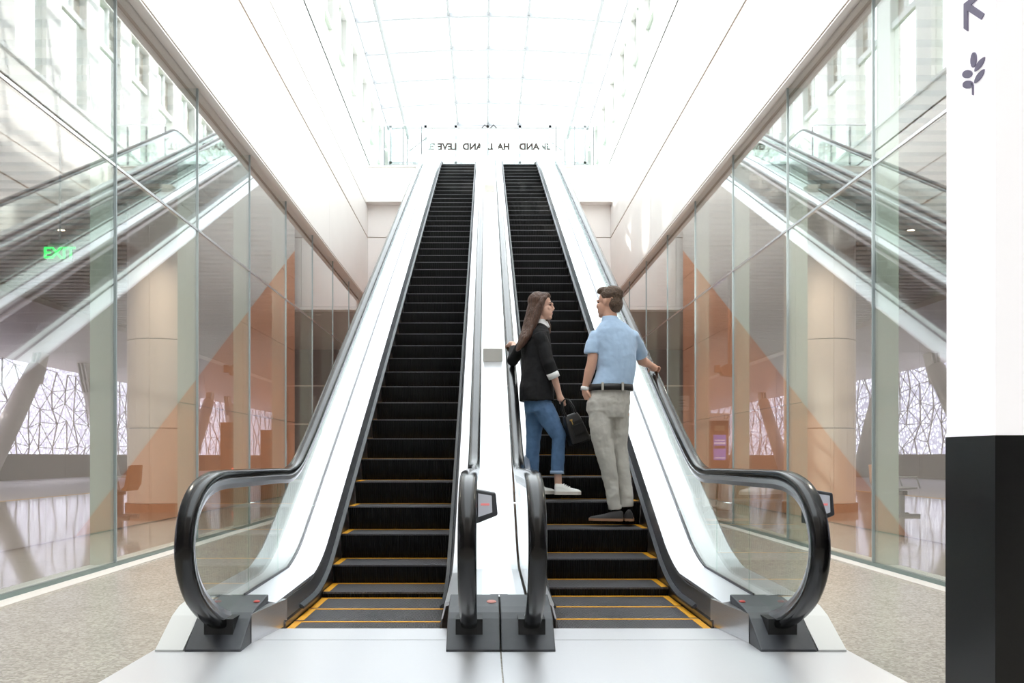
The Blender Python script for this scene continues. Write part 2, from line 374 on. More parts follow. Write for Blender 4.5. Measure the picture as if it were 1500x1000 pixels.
# ------------------------------------------------------------------ escalators and middle deck
escalator(-1, .254, 'black stepped escalator standing empty beside the one with two people')
escalator(1, .330, 'black stepped escalator carrying a man and a woman')
md = empty('middle_deck'); tag(md, 'bright metal deck between the two escalators with charcoal newel base', 'deck')
m = MB(); sweep(m, [(-.148, .20), (-.10, .206), (.10, .206), (.148, .20), (.148, .16), (-.148, .16)], yst(4.5, 22.9), 1)
m.build('deck_cover', mat('middle deck metal', (232, 232, 236), .3, .8, noise=.015, nscale=3), md)
for a, b in ((-.279, -.003), (.003, .279)):
    prof = [(4.02, .004), (4.02, .02), (4.19, .145), (4.24, .168), (4.32, .185), (4.50, .208), (4.54, .212), (4.54, .004)]
    n = MB(); n.prism(prof, CX+a, CX+b, 'x'); o = n.build('newel_base', M_NEWEL, md); bv = o.modifiers.new('b', 'BEVEL'); bv.width = .005; bv.segments = 2
    c = CX+(-U_IN if a < 0 else U_IN)
    box('handrail_inlet', M_BLACK, c-.07, c+.07, 4.10, 4.25, .04, .16, o)
bt = MB(); bt.ell((CX-.045, 4.40, .196), (.028, .03, .006), rot=Euler((.1, 0, 0)).to_matrix()); bt.build('stop_button', mat('pale red sticker', (224, 150, 140), .5), md, True)
for yy in (9.0, 16.9):
    z = nz(yy)+.206
    b = MB(); b.prism([(yy-.10, z-.06), (yy-.10, z+.095), (yy+.06, z+.11), (yy+.16, z+.09)], CX-.11, CX+.11, 'x'); o = b.build('deck_barrier', mat('barrier box', (214, 206, 200), .45), md)
    bv = o.modifiers.new('b', 'BEVEL'); bv.width = .01; bv.segments = 2
for yy in (4.56, 4.72):
    box('deck_joint', M_GREY, CX-.05, CX+.05, yy, yy+.006, .2062, .2085, md)
# terracotta wall under the escalators
for sg, nm in ((-1, 'wall_under_left'), (1, 'wall_under_right')):
    w = empty(nm); struct(w, 'terracotta panelled wall closing the space under the escalators', 'wall')
    x0, x1 = CX+sg*1.66, CX+sg*1.71
    ycuts = [9.75, 12, 14.25, 16.5, 18.75, 21.0]; zc = [0.004, 1.9, 3.8, 5.7, 7.0]
    for a, b in zip(ycuts, ycuts[1:]):
        for c, d in zip(zc, zc[1:]):
            la, lb = TA*a-ZC-2.34, TA*b-ZC-2.34
            if lb <= c: continue
            yc = a if la >= c else (c+ZC+2.34)/TA
            pts = [(yc+.006, c+.006), (b-.006, c+.006), (b-.006, min(d, lb)-.006)]
            if lb > d: pts.append(((max(a, (d+ZC+2.34)/TA))+.006, d-.006))
            if la >= c: pts.append((a+.006, min(d, la)-.006))
            MB().prism(pts, x0, x1, 'x').build('panel', M_ORANGE, w)
# ------------------------------------------------------------------ white walls, ledges, upper windows
def side(sg):
    nm = 'left' if sg < 0 else 'right'; Xw = WL if sg < 0 else WR; Xg = XL if sg < 0 else XR; Xu = -4.24 if sg < 0 else 4.40
    def bx(mb, a, b, *r): return mb.box(min(a, b), max(a, b), *r)
    wm = bx(MB(), Xw+sg*.010, Xw+sg*.06, -8, 22.17, 5.23, 9.0); w = wm.build('wall_'+nm, M_JOINT); struct(w, 'long white panelled wall above the glass on the %s' % nm, 'wall')
    for za, zb in ((5.252, 6.895), (6.937, 7.728), (7.754, 9.03)):
        for i in range(5):
            a = -8+6.034*i; bx(MB(), Xw, Xw+sg*.010, a+.004, a+6.03, za, zb).build('panel', M_WHITE, w)
    bx(MB(), Xw, Xw+sg*.06, -8, 22.17, 5.212, 5.23).build('edge_trim', M_WHITE, w)
    bx(MB(), Xw+sg*.06, Xg+sg*.24, -8, 22.17, 5.28, 9.0).build('head_closure', M_WHITE, w)
    u = empty('wall_upper_'+nm); struct(u, 'white upper storey wall with tall windows on the %s' % nm, 'wall')
    bx(MB(), Xw, Xu+sg*.3, -8, 34, 8.98, 9.04).build('ledge', M_UPPER, u)
    bx(MB(), Xu, Xu+sg*.25, -8, 34, 9.04, 10.5).build('spandrel', M_UPPER, u)
    bx(MB(), Xu, Xu+sg*.25, -8, 34, 14.25, 15.15).build('header', M_UPPER, u)
    bx(MB(), Xu-sg*.06, Xu, -8, 34, 10.42, 10.5).build('sill', M_FRAME, u)
    bx(MB(), Xw, Xu, 22.17, 34, 8.5, 8.98).build('gallery_edge', M_PLASTER, u)
    k = 0; y = -7.7
    while y < 33.5:
        a, b = y, y+1.3
        bx(MB(), Xu, Xu+sg*.3, b, b+.73, 10.5, 14.25).build('pier', M_UPPER, u)
        bx(MB(), Xu+sg*.05, Xu+sg*.17, a, b, 12.9, 13.08).build('transom', M_FRAME, u)
        for z0, z1 in ((10.5, 12.9), (13.08, 14.25)):
            bx(MB(), Xu+sg*.12, Xu+sg*.132, a, b, z0, z1).build('pane', M_RGLASS, u)
        bx(MB(), Xu+sg*.06, Xu+sg*.16, a+.61, a+.69, 13.08, 14.25).build('mullion', M_FRAME, u)
        bx(MB(), Xu+sg*.20, Xu+sg*.22, a+.72, b-.02, 13.1, 14.25).build('blind', M_SHADE, u)
        y += 2.03
    # glazing
    g = empty('window_1' if sg < 0 else 'window_2'); struct(g, 'tall glass wall with frosted fins on the %s of the escalators' % nm, 'window')
    ys = [7.16+2.03*i for i in range(-7, 8)]
    bx(MB(), Xg-sg*.008, Xg+sg*.03, -8, 22.17, 3.625, 3.65).build('transom', M_STEEL, g)
    bx(MB(), Xw, Xg-sg*.015, -8, 22.17, .0, .012).build('floor_strip', mat('pale curb strip', (232, 224, 216), .5), g)
    bx(MB(), Xg-sg*.015, Xg+sg*.03, -8, 22.17, .0, .045).build('channel', M_CHANNEL, g)
    bx(MB(), Xg+sg*.03, Xg+sg*.235, -8, 22.17, .0, .022).build('sill', M_SILL, g)
    for a, b in zip(ys, ys[1:]):
        for z0, z1 in ((.03, 3.62), (3.65, 5.28)):
            bx(MB(), Xg, Xg+sg*.014, a+.006, b-.006, z0, z1).build('pane', M_WGLASS, g)
    bx(MB(), Xg, Xg+sg*.014, ys[-1]+.006, 22.15, .03, 5.28).build('pane', M_WGLASS, g)
    for a in ys:
        bx(MB(), Xg+sg*.02, Xg+sg*.225, a-.011, a+.011, .022, 5.28).build('fin', M_FIN, g)
        bx(MB(), Xg-sg*.012, Xg+sg*.02, a-.007, a+.007, .03, 5.28).build('joint', mat('pale joint', (178, 190, 192), .3, .3), g)
    for y in (22.3, 25.2, 28.1, 31): pass
side(-1); side(1)
# end wall, landing
ew = empty('wall_back'); struct(ew, 'white end wall under the upper landing', 'wall')
MB().box(XL+.02, XR-.02, 21.43, 21.7, 5.05, 8.5).build('backing', M_JOINT, ew)
MB().box(XL+.02, XR-.02, 21.39, 21.7, 4.97, 5.05).build('lower_trim', M_WHITE, ew)
struct(MB().box(XL-.24, XR+.24, 21.7, 30, 5.05, 5.35).build('ceiling_passage', M_CEILP), 'low pale ceiling of the passage beneath the upper landing', 'ceiling')
for z0, z1 in ((5.06, 6.92), (6.94, 7.8)):
    for x0, x1 in ((XL+.02, -1.72), (-1.71, CX), (CX+.01, 1.87), (1.88, XR-.02)):
        MB().box(x0, x1, 21.40, 21.43, z0, z1).build('panel', M_WHITE, ew)
for x0, x1 in ((WL, CX-1.79), (CX+1.79, WR)): MB().box(x0, x1, 21.1, 21.40, 7.8, 8.72).build('fascia', M_WHITE, ew)
lf = MB(); lf.box(WL, CX-1.78, 21.08, 34, 8.72, 8.76); lf.box(CX+1.78, WR, 21.08, 34, 8.72, 8.76); lf.box(CX-1.78, CX+1.78, 22.4, 34, 8.7, HT-.005)
lf.box(-5, 5, 22.5, 34, 8.4, 8.7)
struct(lf.build('floor', M_PLASTER), 'pale floor of the upper landing', 'floor')
for sg in (-1, 1):
    gb = empty('glass_balustrade', (0, 0, 0)); tag(gb, 'clear glass guard on the upper landing %s' % ('above the empty escalator\'s side' if sg < 0 else 'above the occupied escalator\'s side'), 'balustrade', 'upper landing guards')
    xs = [CX+sg*1.80, CX+sg*2.3, CX+sg*2.8, WL+.02 if sg < 0 else WR-.02]
    for a, b in zip(xs, xs[1:]):
        MB().box(min(a, b)+.004, max(a, b)-.004, 21.16, 21.175, 8.76, 9.87).build('glass_panel', M_BGLASS, gb)
    for x in xs[:3]: MB().box(x-.012, x+.012, 21.14, 21.2, 8.76, 9.83).build('post', M_GREY, gb)
    a, b = xs[0], xs[-1]; MB().box(min(a, b), max(a, b), 21.15, 21.19, 9.87, 9.895).build('rail', M_STEEL, gb)
# rear gable with the sign seen from behind
gw = empty('window_3'); struct(gw, 'white framed glazed gable beyond the upper landing', 'window')
for x in (-4.1, -2.6, -1.3, CX, 1.45, 2.75, 4.25): MB().box(x-.05, x+.05, 33.9, 34.05, 8.76, 15.2).build('mullion', M_ROOFF, gw)
for z in (10.1, 11.9, 13.6, 15.15): MB().box(-4.2, 4.4, 33.9, 34.05, z-.05, z+.05).build('rail', M_ROOFF, gw)
MB().box(-4.2, 4.4, 33.97, 33.985, 8.76, 15.2).build('pane', M_RGLASS, gw)
M_LET = mat('tan letters', (52, 42, 36), .6)
sg_ = empty('landing_sign', (CX, 24.2, 8.8)); tag(sg_, 'glass sign with tan capitals seen from behind on the upper landing', 'sign')
MB().box(-2.1-CX, 2.25-CX, -.01, .01, .9, 2.1).build('sign_glass', M_BGLASS, sg_)
for x in (-2.05, 2.05): MB().box(x-.03, x+.03, -.03, .03, 0, 2.1).build('post', M_FRAME, sg_)
zt = H+(VY-215.5)*24.2/F-8.8
for word, px in (('GRAND', 784), ('HALL', 731), ('AND', 692), ('LEVEL', 652)):
    text('lettering', word, .27, M_LET, sg_, ((px-VX)*24.2/F-CX, -.02, zt), ROT_F, True, spacing=1.02, bold=.014)
text('arrow_mark', '\u2191\u2191', .32, M_LET, sg_, (0.02, -.02, zt+.55), ROT_F, True)
for sg in (-1, 1):                                     # tie rods by the gable
    t = MB()
    for (a, b, c, d) in ((-.0, .0, .55, .22), (.0, .35, .5, .1), (.1, 2.4, .75, 2.9)):
        t.tube([(sg*(3.0-a), 30, 10.2+b), (sg*(3.0-c), 30, 10.2+d)], .025, 6)
    t.tube([(sg*3.0, 30, 8.76), (sg*3.0, 30, 13.2)], .03, 6)
    tag(t.build('tie_rod', M_GREY), 'thin grey tie rods on a post near the %s gable corner' % ('left' if sg < 0 else 'right'), 'rod', 'gable tie rods')
# skylight
sk = empty('ceiling'); struct(sk, 'arched white framed skylight over the atrium', 'ceiling')
ARC = [(.08+4.32*t, 15.14+.2*(1-t*t)) for t in (-1, -.64, -.3, 0, .3, .64, 1)]
bays = [-8+2.1*i for i in range(21)]
for i, y in enumerate(bays):
    rs = [[(x, y-.05, z-.1), (x, y+.05, z-.1), (x, y+.05, z+.04), (x, y-.05, z+.04)] for x, z in ARC]
    MB().rings(rs).build('rafter', M_ROOFF, sk)
for x, z in (ARC[0], ARC[2], ARC[3], ARC[4], ARC[6]): MB().box(x-.04, x+.04, -8, 34, z-.06, z+.05).build('purlin', M_ROOFF, sk)
for a, b in zip(bays, bays[1:]):
    for (x0, z0), (x1, z1) in zip(ARC, ARC[1:]):
        MB().prism([(x0+.04, z0+.055), (x1-.04, z1+.055), (x1-.04, z1+.068), (x0+.04, z0+.068)], a+.05, b-.05, 'y').build('pane', M_RGLASS, sk)
for x in (-3.35, 3.5):
    MB().tube([(x, -8, 14.7), (x, 34, 14.7)], .07, 8).build('pipe', M_ROOFF, sk)
# wall behind the viewer
bw = MB(); bw.box(-24, 24, -8.3, -8, 0, 15.2); struct(bw.build('wall_front', M_TAUPE), 'plain taupe wall behind the viewer', 'wall')
# ------------------------------------------------------------------ side halls
YC = [15, 36, 57, 78]
def hall(sg):
    nm = 'left' if sg < 0 else 'right'; Xg = XL if sg < 0 else XR
    def bx(mb, a, b, *r): return mb.box(min(a, b), max(a, b), *r)
    c = bx(MB(), Xg+sg*.24, sg*22.4, -8, 92, 5.75, 6.3).build('ceiling_hall_'+nm, M_CEILD); struct(c, 'slatted hall ceiling behind the %s glass wall' % nm, 'ceiling')
    sm = None; y = 4.0; n = 0
    while y < 62:
        if sm is None:
            o = bx(MB(), Xg+sg*.3, sg*12.9, 0, .24, 5.56, 5.68).build('slat', M_SLAT, c); sm = o.data; o.location = (0, y, 0)
        else: link('slat', sm, c, (0, y, 0))
        y += .40
    pm = None; y = -8
    while y < 92:
        if pm is None:
            o = bx(MB(), sg*12.95, sg*22.0, 0, 2.97, 5.48, 5.56).build('panel', M_CEILP, c); pm = o.data; o.location = (0, y, 0)
        else: link('panel', pm, c, (0, y, 0))
        y += 3.0
    bx(MB(), sg*12.85, sg*12.95, -8, 92, 5.4, 5.72).build('edge_trim', M_CEILP, c)
    w = bx(MB(), sg*21.3, sg*21.55, -8, 92, -.08, 1.1).build('wall_parapet_'+nm, M_PARA); struct(w, 'low brown parapet wall along the %s bus lane' % nm, 'wall')
    # perforated screen + steel lattice
    fm = MATS.get('perforated screen')
    if not fm:
        fm = bpy.data.materials.new('perforated screen'); fm.use_nodes = True; N = fm.node_tree.nodes; L = fm.node_tree.links; N.remove(N['Principled BSDF'])
        tc = N.new('ShaderNodeTexCoord'); v = N.new('ShaderNodeTexVoronoi'); v.feature = 'DISTANCE_TO_EDGE'; v.inputs['Scale'].default_value = 3.6; L.new(tc.outputs['Object'], v.inputs['Vector'])
        r = N.new('ShaderNodeMapRange'); r.inputs['From Min'].default_value = .10; r.inputs['From Max'].default_value = .16; L.new(v.outputs['Distance'], r.inputs[0])
        tr = N.new('ShaderNodeBsdfTransparent'); tr.inputs[0].default_value = (.7, .69, .72, 1); df = N.new('ShaderNodeBsdfTranslucent'); df.inputs[0].default_value = lin((176, 171, 182))
        mx = N.new('ShaderNodeMixShader'); L.new(r.outputs[0], mx.inputs[0]); L.new(df.outputs[0], mx.inputs[1]); L.new(tr.outputs[0], mx.inputs[2]); L.new(mx.outputs[0], N['Material Output'].inputs[0])
        MATS['perforated screen'] = fm
    f = empty('wall_screen_'+nm); struct(f, 'pale perforated screen facade with branching steel lattice behind the %s bus lane' % nm, 'wall')
    for i in range(25): bx(MB(), sg*22.3, sg*22.33, -8+4*i+.03, -8+4*i+3.97, .6, 5.75).build('screen_panel', fm, f)
    rnd = random.Random(3 if sg < 0 else 9); nodes = {}
    for i in range(84):
        for j in range(6): nodes[i, j] = Vector((sg*(21.9+rnd.uniform(-.1, .1)), 4+1.03*i+rnd.uniform(-.38, .38), .7+.95*j+rnd.uniform(-.28, .28)))
    lt = MB()
    for (i, j), p in nodes.items():
        for d in ((1, 0), (0, 1), (1, 1), (1, -1)):
            q = nodes.get((i+d[0], j+d[1]))
            if q and rnd.random() < (.9 if d[0]*d[1] == 0 else .6): lt.tube([p, q], .034 if d == (0, 1) else .02, 5)
    tag(lt.build('steel_lattice', M_LATT, f), kind='stuff')
    # leaning columns
    for yc in YC:
        for e in (-1, 1):
            b = Vector((sg*19.6, yc+e*5.4, -.08)); t = Vector((sg*19.2, yc+e*1.8, 5.35))
            cb = empty('leaning_column', b); tag(cb, 'leaning painted steel column with plate bracket beside the %s lattice screen' % nm, 'column', 'leaning columns on the %s' % nm)
            c1 = MB(); c1.tube([(0, 0, 0), (t-b)*.5, (t-b)*.9], [.42, .42, .36], 20); c1.build('shaft', M_COLW, cb, True)
            for q in (-.16, 0, .16):
                pl = MB(); d = (t-b).normalized(); pp = (t-b)*.86
                pl.prism([(pp.y-.28, pp.z-.5), (pp.y+.28, pp.z-.5), ((t-b).y+.3, (t-b).z+.1), ((t-b).y-.3, (t-b).z+.1)], pp.x+q-.03, pp.x+q+.03, 'x'); pl.build('bracket_plate', M_COLW, cb)
    # round column with wooden base
    cx, cy = (-6.0, 14.7) if sg < 0 else (6.2, 14.7)
    rc = empty('round_column', (cx, cy, 0)); tag(rc, 'large round cream panelled column behind the %s glass wall' % nm, 'column', 'round cream columns')
    def ring(r, z0, z1, name, mm, seg=8, gap=.006):
        for k in range(seg):
            a0 = 2*math.pi*k/seg+gap; a1 = 2*math.pi*(k+1)/seg-gap
            aa = [a0+(a1-a0)*q/6 for q in range(7)]
            pts = [(r*math.cos(a), r*math.sin(a)) for a in aa]+[((r-.04)*math.cos(a), (r-.04)*math.sin(a)) for a in aa[::-1]]
            MB().prism(pts, z0, z1, 'z').build(name, mm, rc)
    for z0, z1 in ((.16, 1.5), (1.515, 3.1), (3.115, 5.7)): ring(.62, z0, z1, 'panel', M_CREAM)
    ring(.66, 0, .15, 'wooden_base', M_WOOD)
    MB().tube([(0, 0, .01), (0, 0, 5.7)], .585, 24).build('core', M_TAUPE, rc)
    # cross wall with faint lettering
    a, b = (-7.6, CX) if sg < 0 else (CX, 7.9)
    cw = MB().box(a, b, 30, 30.3, 0, 5.75).build('wall_cross_'+nm, M_TAUPE); struct(cw, 'taupe cross wall far behind the %s glass wall' % nm, 'wall')
    for z in (2.2, 3.65): MB().box(a, b, 29.97, 30, z, z+.05).build('line', M_CREAM, cw)
    lm = mat('dark letters', (84, 78, 76), .6)
    if sg < 0:
        text('lettering', 'EI', .30, lm, cw, (-6.38, 29.96, 4.22), ROT_F, True, bold=.01)
        text('lettering', 'C', .30, lm, cw, (-6.43, 29.96, 3.9), ROT_F, bold=.01)
    else: text('lettering', 'AOC', .36, lm, cw, (7.26, 29.96, 4.30), ROT_F, spacing=1.35, bold=.01)
    # hanging fixture
    hx, hy = (-6.1, 19.5) if sg < 0 else (6.0, 19.5)
    hg = empty('hanging_speaker', (hx, hy, 2.95)); tag(hg, 'brown fixture hanging on a rod behind the %s glass wall' % nm, 'fixture', 'hanging fixtures')
    MB().tube([(0, 0, .25), (0, 0, 2.7)], .04, 8).build('rod', M_KIOSK, hg)
    k = MB(); k.prism([(-.26, .2), (-.18, .04), (.2, .0), (.26, .1), (.22, .3), (-.1, .32)], -.12, .12, 'y'); k.build('housing', M_KIOSK, hg)
    MB().box(-.36, -.24, -.05, .05, .12, .3).build('horn', M_KIOSK, hg)
    # notice stand
    px = 452 if sg < 0 else 997
    st = empty('notice_stand', ((px-VX)*18.5/F, 18.5, 0)); tag(st, 'grey upright panel with a white notice behind the %s glass wall' % nm, 'sign', 'notice stands')
    MB().box(-.2, .2, 0, .06, 0, 2.05).build('panel', mat('grey panel', (170, 172, 172), .4), st)
    nn = MB().box(-.19, .19, -.02, 0, 2.07, 2.42).build('notice', mat('white notice', (238, 238, 236), .5), st)
    for q, wd in ((2.31, .1), (2.245, .07), (2.18, .13)): MB().box(-wd, wd, -.024, -.02, q-.012, q+.012).build('print_line', mat('grey print', (120, 120, 124), .6), nn)
    # downlights
    for (lx, ly) in ((5.2, 7.5), (8.6, 10.5), (5.2, 12.5), (8.6, 16.0), (5.2, 18.5), (8.6, 22.0), (5.4, 25.5)):
        d = empty('downlight', (sg*lx, ly, 5.6)); tag(d, 'small round downlight set in the slatted ceiling on the %s' % nm, 'light', 'ceiling downlights')
        MB().tube([(0, 0, -.02), (0, 0, .06)], .09, 16).build('rim', M_GREY, d)
        MB().tube([(0, 0, -.026), (0, 0, -.02)], .065, 16).build('lens', mat('lamp lens', (255, 244, 224), .4, emis=(255, 240, 214), estr=6), d)
        ld = bpy.data.lights.new('downlight_lamp', 'SPOT'); ld.energy = 300; ld.spot_size = math.radians(130); ld.spot_blend = .6; ld.color = (1, .86, .72); ld.shadow_soft_size = .07
        lo_ = bpy.data.objects.new('downlight_lamp', ld); COL.objects.link(lo_); lo_.parent = d; lo_.location = (0, 0, -.12)
hall(-1); hall(1)
far = MB(); far.box(-23, 23, 92, 92.3, -.3, 6.3); struct(far.build('wall_far', M_TAUPE), 'far taupe end wall of the halls', 'wall')
# roof garden with trees outside the upper windows
M_GRASS = mat('roof lawn', (116, 136, 84), .9, noise=.2, nscale=3); M_BARK = mat('bark', (96, 80, 66), .9, noise=.2, nscale=12); M_LEAF = mat('leaf green', (112, 138, 74), .7, noise=.25, nscale=5)
for sg in (-1, 1):
    a, b = (-23, -4.56) if sg < 0 else (4.72, 23)
    struct(MB().box(a, b, -8, 60, 8.4, 8.7).build('ground_roof', M_GRASS), 'planted roof garden outside the upper windows', 'ground')
    for k, y in enumerate((10.5, 14.5, 18.5, 23, 28)):
        rnd = random.Random(k*3+sg); x = sg*(10.2+rnd.uniform(-.5, 1)); base = Vector((x, y, 8.7))
        t = empty('garden_tree', base); tag(t, 'leafy green tree outside the %s upper windows' % ('left' if sg < 0 else 'right'), 'tree', 'roof garden trees')
        hh = 4.4+rnd.uniform(-.4, .4)
        MB().tube([(0, 0, 0), (.08, .05, hh*.4), (0, 0, hh*.8)], [.12, .09, .05], 8).build('trunk', M_BARK, t)
        lf_ = MB()
        for q in range(900):
            d = Vector((rnd.gauss(0, 1), rnd.gauss(0, 1), rnd.gauss(0, 1))).normalized()*(rnd.random()**.4)
            c = Vector((d.x*1.4, d.y*1.5, hh*.62+d.z*1.5)); u = Vector((rnd.uniform(-1, 1), rnd.uniform(-1, 1), rnd.uniform(-1, 1))).normalized()*.13; w = u.orthogonal().normalized()*.09
            lf_.add([c-u, c+w, c+u, c-w], [(0, 1, 2, 3)])
        tag(lf_.build('foliage', M_LEAF, t), kind='stuff')
# ------------------------------------------------------------------ things in the halls
ex = empty('exit_sign', P(88, 369, 9.6)); tag(ex, 'green lit EXIT sign hanging in the hall', 'sign')
MB().box(-.15, .15, -.012, .012, -.12, .10).build('panel', glass_mat('sign acrylic', (220, 240, 226), .8, body=.25, bodyrgb=(200, 226, 206)), ex)
text('lettering', 'EXIT', .19, mat('exit green', (40, 200, 80), .4, emis=(40, 210, 84), estr=1.6), ex, (0, -.016, -.02), ROT_F, spacing=1.0, bold=.004)
MB().box(-.1, .1, -.03, .03, .10, .15).build('housing', M_GREY, ex); MB().tube([(0, 0, .15), (0, 0, 5.62-ex.location.z)], .012, 6).build('stem', M_GREY, ex)
def bench(x, y, rz, label):
    b = empty('beam_bench', (x, y, 0)); b.rotation_euler = (0, 0, rz); tag(b, label, 'bench', 'hall benches')
    MB().box(-.3, .3, -.04, .04, .36, .43).build('beam', M_DARKM, b)
    for q in (-.18, .18):
        l = MB(); l.box(q-.035, q+.035, -.04, .04, .03, .36); l.box(q-.04, q+.04, -.3, .3, 0, .04); l.build('leg', M_GREY, b)
    for q in (0,):
        MB().prism([(-.24, .46), (.2, .43), (.24, .46), (-.24, .49)], q-.23, q+.23, 'x').build('seat', M_GREY, b)
        MB().prism([(.19, .45), (.25, .52), (.31, .84), (.35, .86), (.33, .55), (.27, .44)], q-.23, q+.23, 'x').build('backrest', M_WOOD, b)
    for q in (-.28, .28):
        a = MB(); a.tube([(q, .2, .45), (q, .16, .66), (q, -.2, .66), (q, -.26, .47)], .014, 8); a.build('armrest', M_GREY, b)
bench(-6.1, 13.0, -math.pi/2, 'steel beam bench with brown backs by the cream column near the EXIT sign')
bench(6.95, 13.4, math.pi/2, 'steel beam bench with brown backs beside the column on the kiosk 17 side')
def kiosk(x, y, w, h, label, head=None, screen=None, lights=False):
    k = empty('ticket_kiosk', (x, y, 0)); tag(k, label, 'kiosk')
    bd = MB().box(-w/2, w/2, 0, .4, 0, h).build('body', M_KIOSK, k); bv = bd.modifiers.new('b', 'BEVEL'); bv.width = .02; bv.segments = 2
    if head:
        MB().box(-w/2, w/2, -.02, .4, h, h+.2).build('header', mat('white header', (232, 228, 234), .5), k)
        text('number', head, .17, mat('dark number', (60, 52, 60), .5), k, (w*.33, -.025, h+.09), ROT_F)
        MB().box(-.14, .14, -.012, 0, h-.28, h-.14).build('plate', mat('khaki plate', (170, 160, 132), .5), k)
    if screen:
        s = MB().box(-w*.33, w*.33, -.014, 0, h-1.1, h-.4).build('screen', mat('blue screen', (112, 104, 190), .3, emis=(112, 104, 200), estr=.7), k)
        for z, ww, hh in ((h-.55, .8, .03), (h-.63, .9, .05), (h-1.04, .8, .03)): MB().box(-w*.33*ww, w*.33*ww, -.018, -.014, z-hh/2, z+hh/2).build('caption', mat('pale caption', (224, 220, 244), .4, emis=(224, 220, 244), estr=.6), s)
        MB().box(-w*.3, w*.3, -.018, -.014, h-.78, h-.70).build('band', mat('maroon band', (110, 62, 76), .5), s)
    if lights:
        for q in (.25, .55): MB().box(-w*.3, w*.3, -.012, 0, h-q-.18, h-q).build('panel', mat('dark display', (70, 48, 42), .4), k)
        MB().ell((w*.1, -.01, .62), (.05, .02, .07)).build('indicator_lamp', mat('red lamp', (230, 60, 40), .4, emis=(240, 60, 36), estr=2), k)
        MB().box(w*.28, w*.45, -.014, 0, h-.9, h-.3).build('display', mat('pale display', (224, 222, 232), .4, emis=(220, 222, 236), estr=.6), k)
kiosk(6.5, 22, .52, 2.0, 'brown kiosk with white header 17 and blue screen', '17', True)
kiosk(-7.1, 22, .62, 1.95, 'brown kiosk with red lamp and pale display', None, None, True)
kiosk(-6.0, 22.4, .8, 1.75, 'wide low brown kiosk with red lamp', None, None, True)
# wayfinding pylon
py = empty('wayfinding_pylon', (1.934, 3.0, 0)); tag(py, 'tall white backlit pylon with arrow and leaf marks on a black base', 'pylon')
MB().box(0, .46, 0, .325, 0, 1.085).build('base', mat('satin black base', (12, 12, 14), .35), py)
MB().box(0.003, .457, .003, .322, 1.085, 3.4).build('lightbox', mat('white acrylic', (246, 244, 246), .3, emis=(255, 253, 255), estr=.3), py)
M_ICON = mat('violet grey ink', (120, 112, 138), .5)
def face(px, pyy):
    Y = F*1.934/(px-VX); return (Y-3.0, H+(VY-pyy)*Y/F)
def decal(name, pts):
    q = MB(); q.prism([face(1360+a/5.557, b/5.557) for a, b in pts], -.0025, .0025, 'x'); q.build(name, M_ICON, py)
decal('arrow', [(290, 30), (290, 232), (322, 254), (322, 88), (432, 160), (455, 112), (350, 40), (470, -70), (455, -110), (330, 0)])
def leafm(cx, cy, a, b, ang, pt=1.0):
    pts = []
    for i in range(20):
        t = 2*math.pi*i/20; x, y = a*math.cos(t), b*math.sin(t)*(abs(math.sin(t))**(.0 if pt == 1 else .6)); pts.append((cx+x*math.cos(ang)-y*math.sin(ang), cy+x*math.sin(ang)+y*math.cos(ang)))
    decal('leaf_mark', pts)
leafm(368, 487, 63, 23, -1.5); leafm(418, 523, 72, 20, -.98, .5); leafm(415, 620, 70, 20, -.98, .5); leafm(317, 603, 40, 33, -.35); leafm(322, 688, 42, 33, -.2)
decal('stem_mark', [(352, 670), (366, 690), (366, 775), (358, 772), (358, 700)])
# ------------------------------------------------------------------ people
def soft(mb, name, m, parent, base, vox=.007, it=6, disp=0.0, dscale=.08):
    o = mb.build(name, m, parent, True, base)
    r = o.modifiers.new('r', 'REMESH'); r.mode = 'VOXEL'; r.voxel_size = vox; r.use_smooth_shade = True
    s = o.modifiers.new('s', 'SMOOTH'); s.iterations = it; s.factor = .5
    if disp:
        t = bpy.data.textures.get('folds%g' % dscale) or bpy.data.textures.new('folds%g' % dscale, 'CLOUDS'); t.noise_scale = dscale
        d = o.modifiers.new('d', 'DISPLACE'); d.texture = t; d.strength = disp; d.mid_level = .5; d.texture_coords = 'LOCAL'
    return o
def loft(mb, rows, fwd, n=20, k=0):                    # rows: (center, half width, half depth); side = fwd x up
    f = Vector((fwd[0], fwd[1], 0)).normalized(); s = Vector((f.y, -f.x, 0)); rs = []
    for c, a, b in rows:
        c = Vector(c); rs.append([c+s*a*math.cos(2*math.pi*i/n)+f*b*math.sin(2*math.pi*i/n) for i in range(n)])
    return mb.rings(rs, True, k)
def fingers(mb, root, along, across, up, lens, r=.0085, curl=.5, gap=.019):
    along, across, up = Vector(along).normalized(), Vector(across).normalized(), Vector(up).normalized()
    for i, L in enumerate(lens):
        p0 = Vector(root)+across*((i-1.5)*gap); a1 = along; p1 = p0+a1*L*.45
        a2 = (along*math.cos(curl*1.1)-up*math.sin(curl*1.1)); p2 = p1+a2*L*.32
        a3 = (along*math.cos(curl*2.2)-up*math.sin(curl*2.2)); p3 = p2+a3*L*.26
        mb.tube([p0-along*.02, p0, p1, p2, p3], [r, r*1.02, r, r*.92, r*.75], 8)
M_SKIN = mat('skin', (214, 166, 142), .5, noise=.03, nscale=20)
M_SKIN2 = mat('fair skin', (226, 182, 160), .5, noise=.03, nscale=20)
M_SHIRT = mat('light blue polo', (176, 202, 230), .8, bump=.15, bscale=18, sheen=.2)
M_CHINO = mat('light grey chinos', (190, 186, 178), .8, bump=.25, bscale=14)
M_LEATHER = mat('black leather', (24, 22, 22), .45)
M_SHOE = mat('charcoal suede', (46, 43, 43), .75, noise=.1, nscale=40)
M_SOLE = mat('tan sole', (150, 112, 84), .7)
